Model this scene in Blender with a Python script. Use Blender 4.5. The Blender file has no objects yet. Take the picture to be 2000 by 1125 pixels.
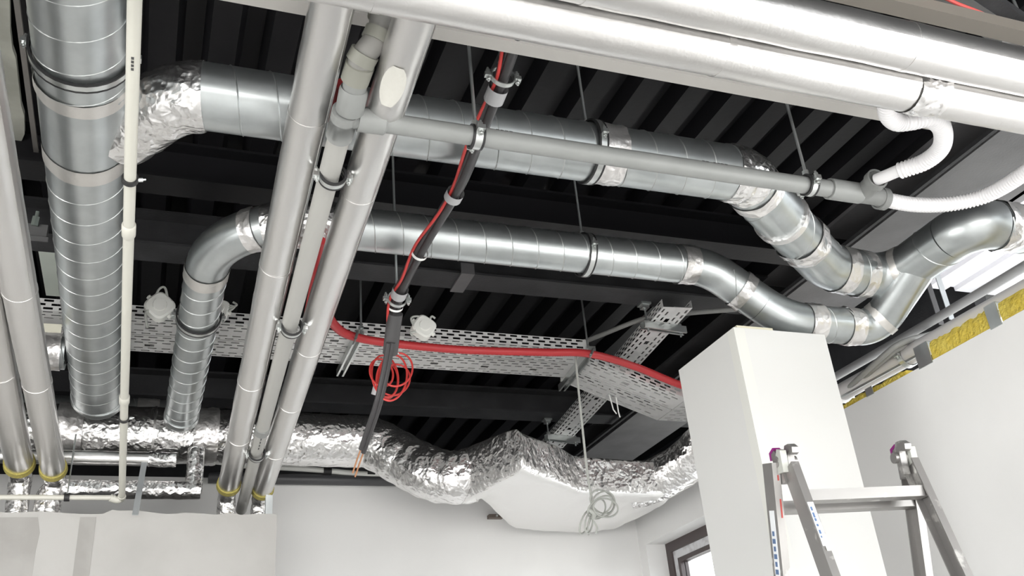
import bpy, math, random
from mathutils import Vector, Matrix, noise
random.seed(7)
V = Vector
EYE = 1.65
# ------------------------------------------------------------------ camera
F = 1830.0
XA = V((0.9368836, 0.08645418, 0.33878429)); YA = V((-0.33968137, 0.45468477, 0.82333366)); UA = V((-0.08285942, -0.88644652, 0.45535358))
def ray(px, py):
    d = V((px - 1000.0, py - 562.5, F))
    return V((XA.dot(d), YA.dot(d), UA.dot(d)))
CAM = V((0, 0, EYE))
def W(px, py, h):            # world point seen at a photo pixel, h metres above the eye
    d = ray(px, py); return CAM + d * (h / d.z)
def WY(px, py, y):
    d = ray(px, py); return CAM + d * (y / d.y)
def WX(px, py, x):
    d = ray(px, py); return CAM + d * (x / d.x)
scene = bpy.context.scene
COL = scene.collection
cam = bpy.data.cameras.new('camera'); co = bpy.data.objects.new('camera', cam); COL.objects.link(co)
cam.sensor_width = 36; cam.lens = F / 2000 * 36; cam.clip_start = 0.02
rgt = V((XA.x, YA.x, UA.x)); dwn = V((XA.y, YA.y, UA.y)); fwd = V((XA.z, YA.z, UA.z))
m = Matrix((rgt, -dwn, -fwd)).transposed().to_4x4(); m.translation = CAM
co.matrix_world = m
scene.camera = co
# ------------------------------------------------------------------ world, daylight, exposure
wd = bpy.data.worlds.new('sky'); scene.world = wd; wd.use_nodes = True
bg = wd.node_tree.nodes['Background']; bg.inputs[0].default_value = (0.93, 0.97, 1.0, 1); bg.inputs[1].default_value = 4.0
def window_light(name, loc, rot, sx, sy, power, colour=(1, 0.985, 0.96)):
    l = bpy.data.lights.new(name, 'AREA'); l.shape = 'RECTANGLE'; l.size = sx; l.size_y = sy; l.energy = power; l.color = colour
    o = bpy.data.objects.new(name, l); COL.objects.link(o); o.location = loc; o.rotation_euler = rot; return o
window_light('daylight_behind', (-0.6, -3.75, 1.75), (math.radians(90), 0, 0), 5.4, 1.9, 185)
window_light('daylight_right', (3.12, -0.6, 1.85), (math.radians(90), 0, math.radians(90)), 3.2, 1.7, 50)
window_light('daylight_left', (-3.9, 0.6, 1.75), (math.radians(90), 0, math.radians(-90)), 3.6, 1.7, 65)
scene.view_settings.view_transform = 'Standard'; scene.view_settings.look = 'None'
scene.view_settings.exposure = 0.68; scene.view_settings.gamma = 1.0
scene.view_settings.use_curve_mapping = False

# ------------------------------------------------------------------ materials
MATS = {}
def mat(name, col, rough=0.5, metal=0.0, bump=None, var=None, coat=0.0, spec=0.5):
    """bump = list of (kind, scale, strength, distance, stretch); var = (colour2, scale, lo, hi)"""
    if name in MATS: return MATS[name]
    M = bpy.data.materials.new(name); M.use_nodes = True
    nt = M.node_tree; B = nt.nodes['Principled BSDF']
    B.inputs['Base Color'].default_value = (*col, 1); B.inputs['Roughness'].default_value = rough
    B.inputs['Metallic'].default_value = metal; B.inputs['Specular IOR Level'].default_value = spec
    B.inputs['Coat Weight'].default_value = coat
    tc = nt.nodes.new('ShaderNodeTexCoord')
    if var:
        n = nt.nodes.new('ShaderNodeTexNoise'); n.inputs['Scale'].default_value = var[1]; n.inputs['Detail'].default_value = 5
        nt.links.new(tc.outputs['Object'], n.inputs['Vector'])
        r = nt.nodes.new('ShaderNodeValToRGB'); r.color_ramp.elements[0].position = var[2]; r.color_ramp.elements[1].position = var[3]
        r.color_ramp.elements[0].color = (*col, 1); r.color_ramp.elements[1].color = (*var[0], 1)
        nt.links.new(n.outputs['Fac'], r.inputs['Fac']); nt.links.new(r.outputs['Color'], B.inputs['Base Color'])
    prev = None
    for (kind, sc, st, dist, stretch) in (bump or []):
        mp = nt.nodes.new('ShaderNodeMapping'); mp.inputs['Scale'].default_value = stretch
        nt.links.new(tc.outputs['Object'], mp.inputs['Vector'])
        if kind == 'vor':
            t = nt.nodes.new('ShaderNodeTexVoronoi'); t.inputs['Scale'].default_value = sc; out = t.outputs['Distance']
            n2 = nt.nodes.new('ShaderNodeTexNoise'); n2.inputs['Scale'].default_value = sc * 0.7
            mx = nt.nodes.new('ShaderNodeMixRGB'); mx.inputs[0].default_value = 0.12
            nt.links.new(mp.outputs[0], n2.inputs['Vector']); nt.links.new(mp.outputs[0], mx.inputs[1]); nt.links.new(n2.outputs['Color'], mx.inputs[2])
            nt.links.new(mx.outputs[0], t.inputs['Vector'])
        else:
            t = nt.nodes.new('ShaderNodeTexNoise'); t.inputs['Scale'].default_value = sc; t.inputs['Detail'].default_value = 4; out = t.outputs['Fac']
            nt.links.new(mp.outputs[0], t.inputs['Vector'])
        b = nt.nodes.new('ShaderNodeBump'); b.inputs['Strength'].default_value = st; b.inputs['Distance'].default_value = dist
        nt.links.new(out, b.inputs['Height'])
        if prev: nt.links.new(prev.outputs[0], b.inputs['Normal'])
        prev = b
    if prev: nt.links.new(prev.outputs[0], B.inputs['Normal'])
    MATS[name] = M; return M
one = (1, 1, 1)
GALV = mat('galvanised_steel', (0.60, 0.63, 0.635), 0.33, 0.9, [('noise', 7, 0.05, 0.02, one)], ((0.50, 0.53, 0.535), 9, 0.35, 0.7))
GALV2 = mat('galvanised_seam', (0.62, 0.64, 0.64), 0.34, 0.9)
FOIL = mat('crumpled_foil', (0.86, 0.85, 0.845), 0.25, 0.97, [('vor', 21, 0.42, 0.02, one), ('noise', 9, 0.25, 0.04, one), ('noise', 70, 0.18, 0.006, one)])
FOILS = mat('smooth_foil', (0.73, 0.72, 0.71), 0.33, 0.97, [('noise', 9, 0.07, 0.02, one), ('vor', 40, 0.05, 0.006, one)])
FOILP = mat('plenum_foil', (0.82, 0.81, 0.80), 0.45, 0.8, [('vor', 7, 0.12, 0.02, one), ('noise', 50, 0.10, 0.006, one)])
TAPE = mat('foil_tape', (0.88, 0.86, 0.85), 0.30, 0.85, [('vor', 18, 0.30, 0.02, one), ('noise', 50, 0.25, 0.01, one)])
TAPEM = mat('matte_foil_tape', (0.74, 0.72, 0.69), 0.42, 0.75, [('noise', 40, 0.25, 0.006, one)])
DECK = mat('black_painted_deck', (0.008, 0.0077, 0.009), 0.40, 0.0, [('noise', 40, 0.06, 0.01, one)], ((0.007, 0.007, 0.008), 3, 0.35, 0.65), spec=.18)
BEAM = mat('charcoal_steel', (0.030, 0.030, 0.032), 0.55, 0.0, [('noise', 90, 0.3, 0.004, one)], ((0.045, 0.045, 0.048), 6, 0.4, 0.7), spec=.3)
BEAMG = mat('grey_steel_flange', (0.13, 0.127, 0.13), 0.45, 0.0, [('noise', 90, 0.2, 0.004, one)], ((0.10, 0.097, 0.10), 5, 0.4, 0.65))
WALL = mat('white_plaster', (0.80, 0.795, 0.785), 0.85, 0, [('noise', 60, 0.06, 0.004, one)], ((0.76, 0.755, 0.745), 1.6, 0.4, 0.65))
BOARD = mat('skimmed_board', (0.45, 0.44, 0.425), 0.9, 0, [('noise', 80, 0.06, 0.004, one)], ((0.41, 0.40, 0.385), 2.3, 0.42, 0.6))
COLW = mat('column_white', (0.71, 0.71, 0.695), 0.8, 0, [('noise', 50, 0.04, 0.003, one)])
FLOOR = mat('screed', (0.66, 0.65, 0.63), 0.8, 0, None, ((0.58, 0.57, 0.56), 2, 0.35, 0.7))
PVCG = mat('grey_pvc', (0.27, 0.278, 0.272), 0.42, 0, None, ((0.25, 0.258, 0.252), 8, 0.4, 0.6))
PVCD = mat('beige_grey_pvc', (0.40, 0.395, 0.375), 0.45)
PVCW = mat('cream_pvc', (0.60, 0.59, 0.53), 0.4)
HOSE = mat('white_hose', (0.87, 0.86, 0.87), 0.45)
BLACK = mat('black_rubber', (0.02, 0.02, 0.021), 0.5)
CABLE = mat('black_cable_sheath', (0.045, 0.043, 0.045), 0.38)
RED = mat('red_cable', (0.55, 0.05, 0.045), 0.45)
REDC = mat('red_conduit', (0.48, 0.035, 0.04), 0.45)
STEEL = mat('zinc_steel', (0.66, 0.68, 0.67), 0.28, 0.9)
TRAY = mat('tray_zinc', (0.76, 0.755, 0.745), 0.48, 0.35, None, ((0.70, 0.695, 0.685), 12, 0.4, 0.65))
ROD = mat('threaded_rod', (0.46, 0.48, 0.48), 0.35, 0.85)
COPPER = mat('copper', (0.65, 0.33, 0.18), 0.35, 0.9)
ZIP = mat('white_zip_tie', (0.85, 0.85, 0.83), 0.5)
GTAPE = mat('grey_tape', (0.42, 0.42, 0.43), 0.5)
WOOL = mat('yellow_mineral_wool', (0.62, 0.46, 0.06), 0.95, 0, [('noise', 70, 0.9, 0.02, (1, 1, 1))], ((0.72, 0.58, 0.12), 25, 0.35, 0.7))
WOOLD = mat('olive_wool_ring', (0.42, 0.36, 0.10), 0.95, 0, [('noise', 90, 0.9, 0.01, one)])
FRAME = mat('brown_window_frame', (0.06, 0.045, 0.045), 0.4)
ALU = mat('ladder_aluminium', (0.36, 0.35, 0.34), 0.42, 0.8, [('noise', 30, 0.08, 0.004, one)], ((0.62, 0.61, 0.59), 14, 0.62, 0.68))
PURPLE = mat('purple_plastic', (0.28, 0.01, 0.20), 0.4)
WHITEP = mat('white_plastic', (0.82, 0.82, 0.78), 0.5)
STICK = mat('white_sticker', (0.84, 0.86, 0.88), 0.45)
BLUE = mat('blue_print', (0.10, 0.17, 0.32), 0.5)
REDP = mat('red_paint', (0.40, 0.06, 0.05), 0.6)
DARKP = mat('dark_print', (0.06, 0.06, 0.06), 0.6)
CLAD = mat('white_cladding', (0.82, 0.81, 0.84), 0.5)
PALE = mat('pale_board', (0.33, 0.33, 0.29), 0.9, 0, None, ((0.24, 0.24, 0.21), 4, 0.4, 0.6))
ROPE = mat('grey_white_cable', (0.45, 0.46, 0.43), 0.5)
def glass():
    M = bpy.data.materials.new('window_glass'); M.use_nodes = True; B = M.node_tree.nodes['Principled BSDF']
    B.inputs['Base Color'].default_value = (1, 1, 1, 1); B.inputs['Roughness'].default_value = 0.0
    B.inputs['Transmission Weight'].default_value = 1.0; B.inputs['IOR'].default_value = 1.02
    return M
GLASS = glass()

# ------------------------------------------------------------------ geometry helpers: each returns (verts, faces)
def join(*gs):
    vs, fs = [], []
    for g in gs:
        k = len(vs); vs += [V(v) for v in g[0]]; fs += [tuple(i + k for i in f) for f in g[1]]
    return vs, fs
def perp(d):
    a = V((0, 0, 1)) if abs(d.z) < 0.9 else V((1, 0, 0))
    u = d.cross(a).normalized(); return u, d.cross(u).normalized()
def frames(path):
    n = len(path); T = []
    for i in range(n):
        t = (path[min(i + 1, n - 1)] - path[max(i - 1, 0)]); T.append(t.normalized() if t.length > 1e-9 else V((1, 0, 0)))
    u, v = perp(T[0]); out = [(u, v)]
    for i in range(1, n):
        q = T[i - 1].rotation_difference(T[i]); u = (q @ u); u = (u - T[i] * u.dot(T[i])).normalized(); v = T[i].cross(u); out.append((u, v))
    return T, out
def tube(path, r, seg=20, caps=True, rf=None, crumple=0.0, cs=18.0):
    path = [V(p) for p in path]; T, fr = frames(path); vs, fs = [], []
    for i, p in enumerate(path):
        u, v = fr[i]; rr = rf(i / (len(path) - 1), i) if rf else r
        for k in range(seg):
            a = 2 * math.pi * k / seg; d = u * math.cos(a) + v * math.sin(a); q = p + d * rr
            if crumple:
                c = noise.noise(q * cs) + 0.6 * abs(noise.noise(q * cs * 2.3 + V((5, 1, 2)))) ; q = q + d * (c * crumple)
            vs.append(q)
    for i in range(len(path) - 1):
        for k in range(seg):
            a = i * seg + k; b = i * seg + (k + 1) % seg; fs.append((a, b, b + seg, a + seg))
    if caps:
        fs.append(tuple(range(seg - 1, -1, -1))); n = (len(path) - 1) * seg; fs.append(tuple(range(n, n + seg)))
    return vs, fs
def lin(a, b, n): a = V(a); b = V(b); return [a.lerp(b, i / n) for i in range(n + 1)]
def cyl(a, b, r, seg=20, **k): return tube([V(a), V(b)], r, seg, **k)
def revolve(c, axis, prof, seg=32, closed=True):
    c = V(c); axis = V(axis).normalized(); u, v = perp(axis); vs, fs = [], []; n = len(prof)
    for k in range(seg):
        a = 2 * math.pi * k / seg; d = u * math.cos(a) + v * math.sin(a)
        for (ax, r) in prof: vs.append(c + axis * ax + d * r)
    for k in range(seg):
        k2 = (k + 1) % seg
        for j in range(n if closed else n - 1):
            j2 = (j + 1) % n; fs.append((k * n + j, k2 * n + j, k2 * n + j2, k * n + j2))
    return vs, fs
def band(c, axis, r, w, t): return revolve(c, axis, [(-w / 2, r), (w / 2, r), (w / 2, r + t), (-w / 2, r + t)])
def bead(c, axis, r, t): return revolve(c, axis, [(t * math.cos(a) , r + t * 0.8 * math.sin(a)) for a in [i * math.pi / 4 for i in range(8)]])
def helix(a, b, r, pitch, t=0.0029, seg=30, phase=0.0):
    a = V(a); b = V(b); L = (b - a).length; d = (b - a) / L; u, v = perp(d); n = max(6, int(L / pitch * seg)); vs, fs = [], []
    for i in range(n + 1):
        s = L * i / n; th = 2 * math.pi * s / pitch + phase; e = u * math.cos(th) + v * math.sin(th)
        vs += [a + d * (s - t * 1.3) + e * (r - 0.001), a + d * s + e * (r + t), a + d * (s + t * 1.3) + e * (r - 0.001)]
    for i in range(n):
        for j in range(2): fs.append((i * 3 + j, i * 3 + j + 1, i * 3 + j + 4, i * 3 + j + 3))
    return vs, fs
def box(lo, hi):
    x0, y0, z0 = lo; x1, y1, z1 = hi
    vs = [V(p) for p in ((x0, y0, z0), (x1, y0, z0), (x1, y1, z0), (x0, y1, z0), (x0, y0, z1), (x1, y0, z1), (x1, y1, z1), (x0, y1, z1))]
    return vs, [(0, 3, 2, 1), (4, 5, 6, 7), (0, 1, 5, 4), (1, 2, 6, 5), (2, 3, 7, 6), (3, 0, 4, 7)]
def bar(p0, p1, w, d, side):
    """box from p0 to p1; width w along side, depth d across"""
    p0 = V(p0); p1 = V(p1); t = (p1 - p0).normalized(); s = V(side); s = (s - t * s.dot(t)).normalized(); n = t.cross(s)
    vs = []
    for p in (p0, p1):
        for (a, b) in ((-1, -1), (1, -1), (1, 1), (-1, 1)): vs.append(p + s * (a * w / 2) + n * (b * d / 2))
    return vs, [(0, 3, 2, 1), (4, 5, 6, 7), (0, 1, 5, 4), (1, 2, 6, 5), (2, 3, 7, 6), (3, 0, 4, 7)]
def extrude(poly, vec):
    """poly: list of 3D points of a planar outline, extruded by vec"""
    n = len(poly); vec = V(vec); vs = [V(p) for p in poly] + [V(p) + vec for p in poly]
    fs = [tuple(range(n - 1, -1, -1)), tuple(range(n, 2 * n))] + [(i, (i + 1) % n, n + (i + 1) % n, n + i) for i in range(n)]
    return vs, fs
def ibeam(p0, p1, wd_, ht, tf, tw):
    """I section hung so that its bottom face is at p.z"""
    p0 = V(p0); p1 = V(p1); t = (p1 - p0).normalized(); s = t.cross(V((0, 0, 1))).normalized()
    o = [(-wd_ / 2, 0), (wd_ / 2, 0), (wd_ / 2, tf), (tw / 2, tf), (tw / 2, ht - tf), (wd_ / 2, ht - tf), (wd_ / 2, ht), (-wd_ / 2, ht), (-wd_ / 2, ht - tf), (-tw / 2, ht - tf), (-tw / 2, tf), (-wd_ / 2, tf)]
    return extrude([p0 + s * a + V((0, 0, b)) for a, b in o], p1 - p0)
def cchan(p0, p1, w, h, t, up=(0, 0, 1)):
    """open channel along p0-p1, open side towards up"""
    p0 = V(p0); p1 = V(p1); d = (p1 - p0).normalized(); up = V(up); up = (up - d * up.dot(d)).normalized(); s = d.cross(up)
    o = [(-w / 2, 0), (w / 2, 0), (w / 2, h), (w / 2 - w * .25, h), (w / 2 - w * .25, h - t), (w / 2 - t, h - t), (w / 2 - t, t), (-w / 2 + t, t), (-w / 2 + t, h - t), (-w / 2 + w * .25, h - t), (-w / 2 + w * .25, h), (-w / 2, h)]
    return extrude([p0 + s * a + up * b for a, b in o], p1 - p0)
def smooth_path(pts, n=8):
    """Catmull-Rom through pts"""
    P = [V(p) for p in pts]; P = [P[0] * 2 - P[1]] + P + [P[-1] * 2 - P[-2]]; out = []
    for i in range(1, len(P) - 2):
        a, b, c, d = P[i - 1], P[i], P[i + 1], P[i + 2]
        for k in range(n):
            t = k / n; out.append(0.5 * ((2 * b) + (c - a) * t + (2 * a - 5 * b + 4 * c - d) * t * t + (3 * b - a - 3 * c + d) * t ** 3))
    out.append(P[-2]); return out
def bends(nodes, R, n=10):
    """polyline with rounded corners -> list of ('s', [a,b]) and ('b', [points])"""
    N = [V(p) for p in nodes]; out = []; cur = N[0]
    for i in range(1, len(N) - 1):
        a = (N[i - 1] - N[i]).normalized(); b = (N[i + 1] - N[i]).normalized(); ang = a.angle(b); rr = R[i - 1] if isinstance(R, (list, tuple)) else R
        t = rr / math.tan(ang / 2); s = N[i] + a * t; e = N[i] + b * t; c = N[i] + (a + b).normalized() * (rr / math.sin(ang / 2))
        out.append(('s', [cur, s])); va = s - c; q = (s - c).rotation_difference(e - c); ax, an = q.to_axis_angle()
        out.append(('b', [c + (Matrix.Rotation(an * k / n, 3, ax) @ va) for k in range(n + 1)])); cur = e
    out.append(('s', [cur, N[-1]])); return out
def perf(o, ud, vd, L, Wd, rows, pu=0.066, su=0.041, sv=0.0115, big=None):
    """perforated sheet: staggered slots, every cell is a frame round a real hole"""
    o = V(o); ud = V(ud).normalized(); vd = V(vd).normalized(); vs, fs = [], []
    def q(u0, v0, u1, v1):
        if u1 - u0 < 1e-6 or v1 - v0 < 1e-6: return
        k = len(vs)
        for (u, v) in ((u0, v0), (u1, v0), (u1, v1), (u0, v1)): vs.append(o + ud * u + vd * v)
        fs.append((k, k + 1, k + 2, k + 3))
    rh = Wd / rows
    for j in range(rows):
        v0 = j * rh; v1 = v0 + rh; isb = big is not None and j == big
        p, s, hv = (0.30, 0.045, min(rh * 0.8, 0.026)) if isb else (pu, su, sv)
        off = (p * 0.5 if j % 2 else 0) + 0.012; n = int((L - off - 0.012) / p); q(0, v0, off, v1); vc = (v0 + v1) / 2
        for i in range(n):
            u0 = off + i * p; u1 = u0 + p; a = u0 + (p - s) / 2; b = u1 - (p - s) / 2
            q(u0, v0, a, v1); q(b, v0, u1, v1); q(a, v0, b, vc - hv / 2); q(a, vc + hv / 2, b, v1)
        q(off + n * p, v0, L, v1)
    return vs, fs

# ------------------------------------------------------------------ object helpers
def mesh(name, g, m, smooth=None):
    me = bpy.data.meshes.new(name); me.from_pydata([tuple(v) for v in g[0]], [], g[1]); me.materials.append(m)
    if smooth is not None:
        me.polygons.foreach_set('use_smooth', [True] * len(me.polygons))
        try: me.set_sharp_from_angle(angle=math.radians(smooth))
        except Exception: pass
    me.update(); return me
def thing(name, label, cat, base, group=None):
    o = bpy.data.objects.new(name, None); COL.objects.link(o); o.location = base; o.empty_display_size = 0.05
    o['label'] = label; o['category'] = cat
    if group: o['group'] = group
    return o
def base_of(p):
    b = V(p.location)
    while p.parent: p = p.parent; b += V(p.location)
    return b
def part(name, g, m, parent, smooth=35, label=None):
    b = base_of(parent)
    o = bpy.data.objects.new(name, mesh(name, ([V(v) - b for v in g[0]], g[1]), m, smooth)); COL.objects.link(o); o.parent = parent
    if label: o['label'] = label
    return o
def copy_part(src, parent, offset):
    o = src.copy(); COL.objects.link(o); o.parent = parent; o.location = V(offset); return o
def single(name, g, m, label, cat, group=None, smooth=35):
    lo = V((min(v[0] for v in g[0]), min(v[1] for v in g[0]), min(v[2] for v in g[0]))); hi = V((max(v[0] for v in g[0]), max(v[1] for v in g[0]), 0))
    b = V(((lo.x + hi.x) / 2, (lo.y + hi.y) / 2, lo.z))
    o = bpy.data.objects.new(name, mesh(name, ([V(v) - b for v in g[0]], g[1]), m, smooth)); COL.objects.link(o); o.location = b
    o['label'] = label; o['category'] = cat
    if group: o['group'] = group
    return o
def struct(name, g, m, parent=None, smooth=None, label=None):
    o = bpy.data.objects.new(name, mesh(name, g, m, smooth)); COL.objects.link(o)
    if parent: o.parent = parent
    else: o['kind'] = 'structure'
    if label: o['label'] = label
    return o
def hexbolt(c, axis, r=0.008, L=0.016): return join(revolve(c, axis, [(0, 0.0001), (0, r), (L, r), (L, 0.0001)], 6, False), revolve(V(c) + V(axis).normalized() * L, axis, [(0, r * .5), (L * .6, r * .5), (L * .6, .0001)], 8, False))

# ================================================================== the setting
XR, YB, XL, YF = 3.2, 5.9, -4.0, -3.9
HD = 2.42                                    # underside of the deck above the eye
ZD = EYE + HD
struct('ground', box((-40, -40, -.3), (40, 40, -.12)), mat('outdoor_ground', (.30, .29, .27), .9, 0, None, ((.24, .23, .21), .6, .4, .6)))
struct('floor', box((XL - .2, YF - .2, -.1), (5.0, 8.2, 0)), FLOOR)
def wall_holes(axis, a0, a1, z0, z1, t0, t1, holes):
    """wall along axis ('x' or 'y') from a0 to a1 with rectangular openings"""
    As = sorted({a0, a1, *[h[0] for h in holes], *[h[1] for h in holes]}); Zs = sorted({z0, z1, *[h[2] for h in holes], *[h[3] for h in holes]}); gs = []
    for i in range(len(As) - 1):
        for j in range(len(Zs) - 1):
            ca = (As[i] + As[i + 1]) / 2; cz = (Zs[j] + Zs[j + 1]) / 2
            if any(h[0] < ca < h[1] and h[2] < cz < h[3] for h in holes): continue
            gs.append(box((As[i], t0, Zs[j]), (As[i + 1], t1, Zs[j + 1])) if axis == 'x' else box((t0, As[i], Zs[j]), (t1, As[i + 1], Zs[j + 1])))
    return join(*gs)
win1 = (4.0, 5.80, 0.95, 2.945)
struct('wall_right', join(wall_holes('y', YF, 3.75, 0, EYE + 1.462, XR, XR + .25, [(-2.3, 1.1, 0.95, 2.75)]), wall_holes('y', 3.75, YB + .1, 0, EYE + 1.615, XR, XR + .25, [win1])), WALL)
struct('wall_back', box((-4.2, YB, 0), (3.6, YB + .12, EYE + 1.742)), WALL)
struct('wall_front', wall_holes('x', XL - .2, 3.5, 0, ZD, YF - .2, YF, [(-3.4, -.7, .8, 2.75), (-.5, 2.2, .8, 2.75)]), WALL)
struct('wall_left', wall_holes('y', YF, 8.0, 0, ZD, XL - .2, XL, [(-1.2, 2.4, .9, 2.7)]), WALL)
struct('wall_behind', box((-4.2, 7.6, 0), (4.3, 7.8, ZD + .1)), BEAM)
# far upper wall beyond the right wall: dark lower part, white ribbed cladding near the deck
struct('wall_outer', wall_holes('y', YF, 7.8, EYE + 1.5, ZD + .1, 4.3, 4.4, [(1.0, 3.55, EYE + 1.5, EYE + 2.2), (3.55, 7.0, EYE + 1.5, EYE + 1.78)]), BEAM)
# deck: trapezoidal sheets, ribs running along Y
ceil = bpy.data.objects.new('ceiling', None); COL.objects.link(ceil); ceil['kind'] = 'structure'; ceil['label'] = 'black trapezoidal steel roof deck'
pit, dep = 0.207, 0.075
def sheet(x0, n):
    prof = []
    for i in range(n):
        x = x0 + i * pit; prof += [(x, 0), (x + .095, 0), (x + .118, dep), (x + .184, dep)]
    prof.append((x0 + n * pit, 0))
    vs = [V((x, y, ZD + z)) for y in (YF, 7.7) for x, z in prof]; k = len(prof)
    return vs, [(i, i + 1, k + i + 1, k + i) for i in range(k - 1)]
for i in range(9): struct('deck_sheet', sheet(-4.3 + i * pit * 5, 5), DECK, ceil)
struct('roof_insulation', box((-4.4, YF - .2, ZD + .09), (5.1, 8.0, ZD + .2)), DECK, ceil)
# bulkhead (lower left): front board with broken top edge
BY, BH, BX = 4.90, 1.263, 0.60
top = []
x = -3.95
while x < BX:
    top.append(V((x, BY, EYE + BH + random.uniform(-.006, .006) + (.018 if -.2 < x < -.02 else 0)))); x += random.uniform(.03, .09)
top.append(V((BX, BY, EYE + BH - .004)))
struct('wall_bulkhead', join(extrude([V((-3.95, BY, 0))] + top + [V((BX, BY, 0))], (0, .025, 0)), box((BX - .025, BY + .025, 0), (BX, YB, EYE + BH - .03))), BOARD)
# filled joint strip on the bulkhead board
struct('trim_joint', box((WY(150, 1060, BY).x, BY - .002, 0), (WY(182, 1060, BY).x, BY, EYE + BH - .02)), mat('joint_compound', (0.33, 0.32, 0.305), 0.95, 0, None, ((0.38, 0.37, 0.355), 5, .4, .6)))
struct('trim_patch', extrude([WY(x_, y_, BY - .001) for x_, y_ in ((-300, 1012), (74, 1010), (78, 1040), (70, 1075), (62, 1130), (55, 1180), (-300, 1180))], (0, .0015, 0)), MATS['joint_compound'])
# window in the right wall
wr = bpy.data.objects.new('window_1', None); COL.objects.link(wr); wr['kind'] = 'structure'; wr['label'] = 'brown framed window in a deep white reveal'
def rect_frame(x0, x1, y0, y1, z0, z1, t): return join(box((x0, y0, z0), (x1, y0 + t, z1)), box((x0, y1 - t, z0), (x1, y1, z1)), box((x0, y0 + t, z1 - t), (x1, y1 - t, z1)), box((x0, y0 + t, z0), (x1, y1 - t, z0 + t)))
y0, y1, z0, z1 = win1
struct('window_frame', rect_frame(XR + .15, XR + .22, y0, y1, z0, z1, .065), FRAME, wr)
struct('sash', rect_frame(XR + .165, XR + .225, y0 + .065, y1 - .065, z0 + .065, z1 - .065, .055), mat('protective_film', (.62, .62, .64), .5, 0, None, ((.45, .44, .45), 9, .5, .6)), wr, label='sash still covered with pale protective film')
struct('sash_bead', rect_frame(XR + .16, XR + .22, y0 + .12, y1 - .12, z0 + .12, z1 - .12, .03), FRAME, wr)
struct('pane', box((XR + .19, y0 + .15, z0 + .15), (XR + .196, y1 - .15, z1 - .15)), GLASS, wr)
for i, (a, b, c, d, yy) in enumerate([(-3.4, -.7, .8, 2.75, 0), (-.5, 2.2, .8, 2.75, 0)]):
    w = bpy.data.objects.new('window_%d' % (i + 2), None); COL.objects.link(w); w['kind'] = 'structure'
    struct('window_frame', join(box((a, YF - .12, c), (a + .07, YF - .05, d)), box((b - .07, YF - .12, c), (b, YF - .05, d)), box((a, YF - .12, d - .07), (b, YF - .05, d)), box((a, YF - .12, c), (b, YF - .05, c + .07)), box(((a + b) / 2 - .04, YF - .12, c), ((a + b) / 2 + .04, YF - .05, d))), FRAME, w)
    struct('pane', box((a + .07, YF - .09, c + .07), (b - .07, YF - .085, d - .07)), GLASS, w)

# column
cx0, cx1, cy0, cy1, ch = 2.22, 2.685, 3.00, 3.475, EYE + 1.57
ct = thing('square_column', 'white plastered square column beside the step ladder', 'column', ((cx0 + cx1) / 2, (cy0 + cy1) / 2, 0))
part('shaft', box((cx0, cy0, 0), (cx1, cy1, ch)), COLW, ct, None)
part('corner_bead', join(box((cx0 - .002, cy0 - .002, 0), (cx0 + .05, cy0, ch - .004)), box((cx0 - .002, cy0, 0), (cx0, cy0 + .05, ch - .004))), mat('filled_bead', (.74, .74, .70), .8), ct, None)
part('top_flashing', box((cx0 + .02, cy0 + .004, ch), (cx0 + .2, cy0 + .14, ch + .012)), mat('cream_filler', (.70, .67, .52), .9), ct, None)

# ================================================================== steel beams
HB = 2.24
def xbeam(y, label, wd_=.16, m=BEAM, clip=None):
    t = thing('steel_beam', label, 'beam', (0, y, EYE + HB), 'steel beams under the roof deck')
    part('girder', ibeam((-4, y, EYE + HB), (4.2, y, EYE + HB), wd_, HD - HB, .012, .01), m, t, None)
    for (x, ) in (clip or []):
        part('splice_clip', join(box((x, y - wd_ / 2 - .02, EYE + HB - .012), (x + .07, y + wd_ / 2 + .015, EYE + HB)), box((x, y - wd_ / 2 - .02, EYE + HB), (x + .07, y - wd_ / 2 - .012, EYE + HB + .05))), BEAMG, t, None)
    return t
xbeam(3.46, 'dark steel beam crossing above the round elbow at upper left', .14, DECK)
xbeam(4.03, 'charcoal steel beam just behind the lower spiral duct', .17, clip=[(1.35,)])
xbeam(5.93, 'charcoal steel beam beyond the cable trays, above the foil duct', .18)
t = thing('steel_beam', 'wide grey steel beam running over the column towards the top right corner', 'beam', (3.42, 3, EYE + HB - .02), 'steel beams under the roof deck')
part('girder', ibeam((3.43, YF, EYE + HB - .02), (3.50, 7.6, EYE + HB - .02), .5, HD - HB + .02, .02, .02), BEAMG, t, None)
part('lipped_edge', box((3.155, YF, EYE + HB - .04), (3.175, 7.0, EYE + HB - .02)), BEAM, t, None)
# white ribbed eaves soffit seen through the gap over the right wall
t = thing('eaves_soffit', 'white ribbed eaves lining seen through the gap at the right edge', 'soffit', (4.3, 2.3, EYE + 2.2))
for k in range(7):
    x = 3.78 + k * .2
    part('soffit_rib', join(box((x, 1.0, EYE + 2.21), (x + .13, 3.55, EYE + 2.24)), box((x + .13, 1.0, EYE + 2.235), (x + .2, 3.55, EYE + 2.25))), CLAD, t, None)

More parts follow.
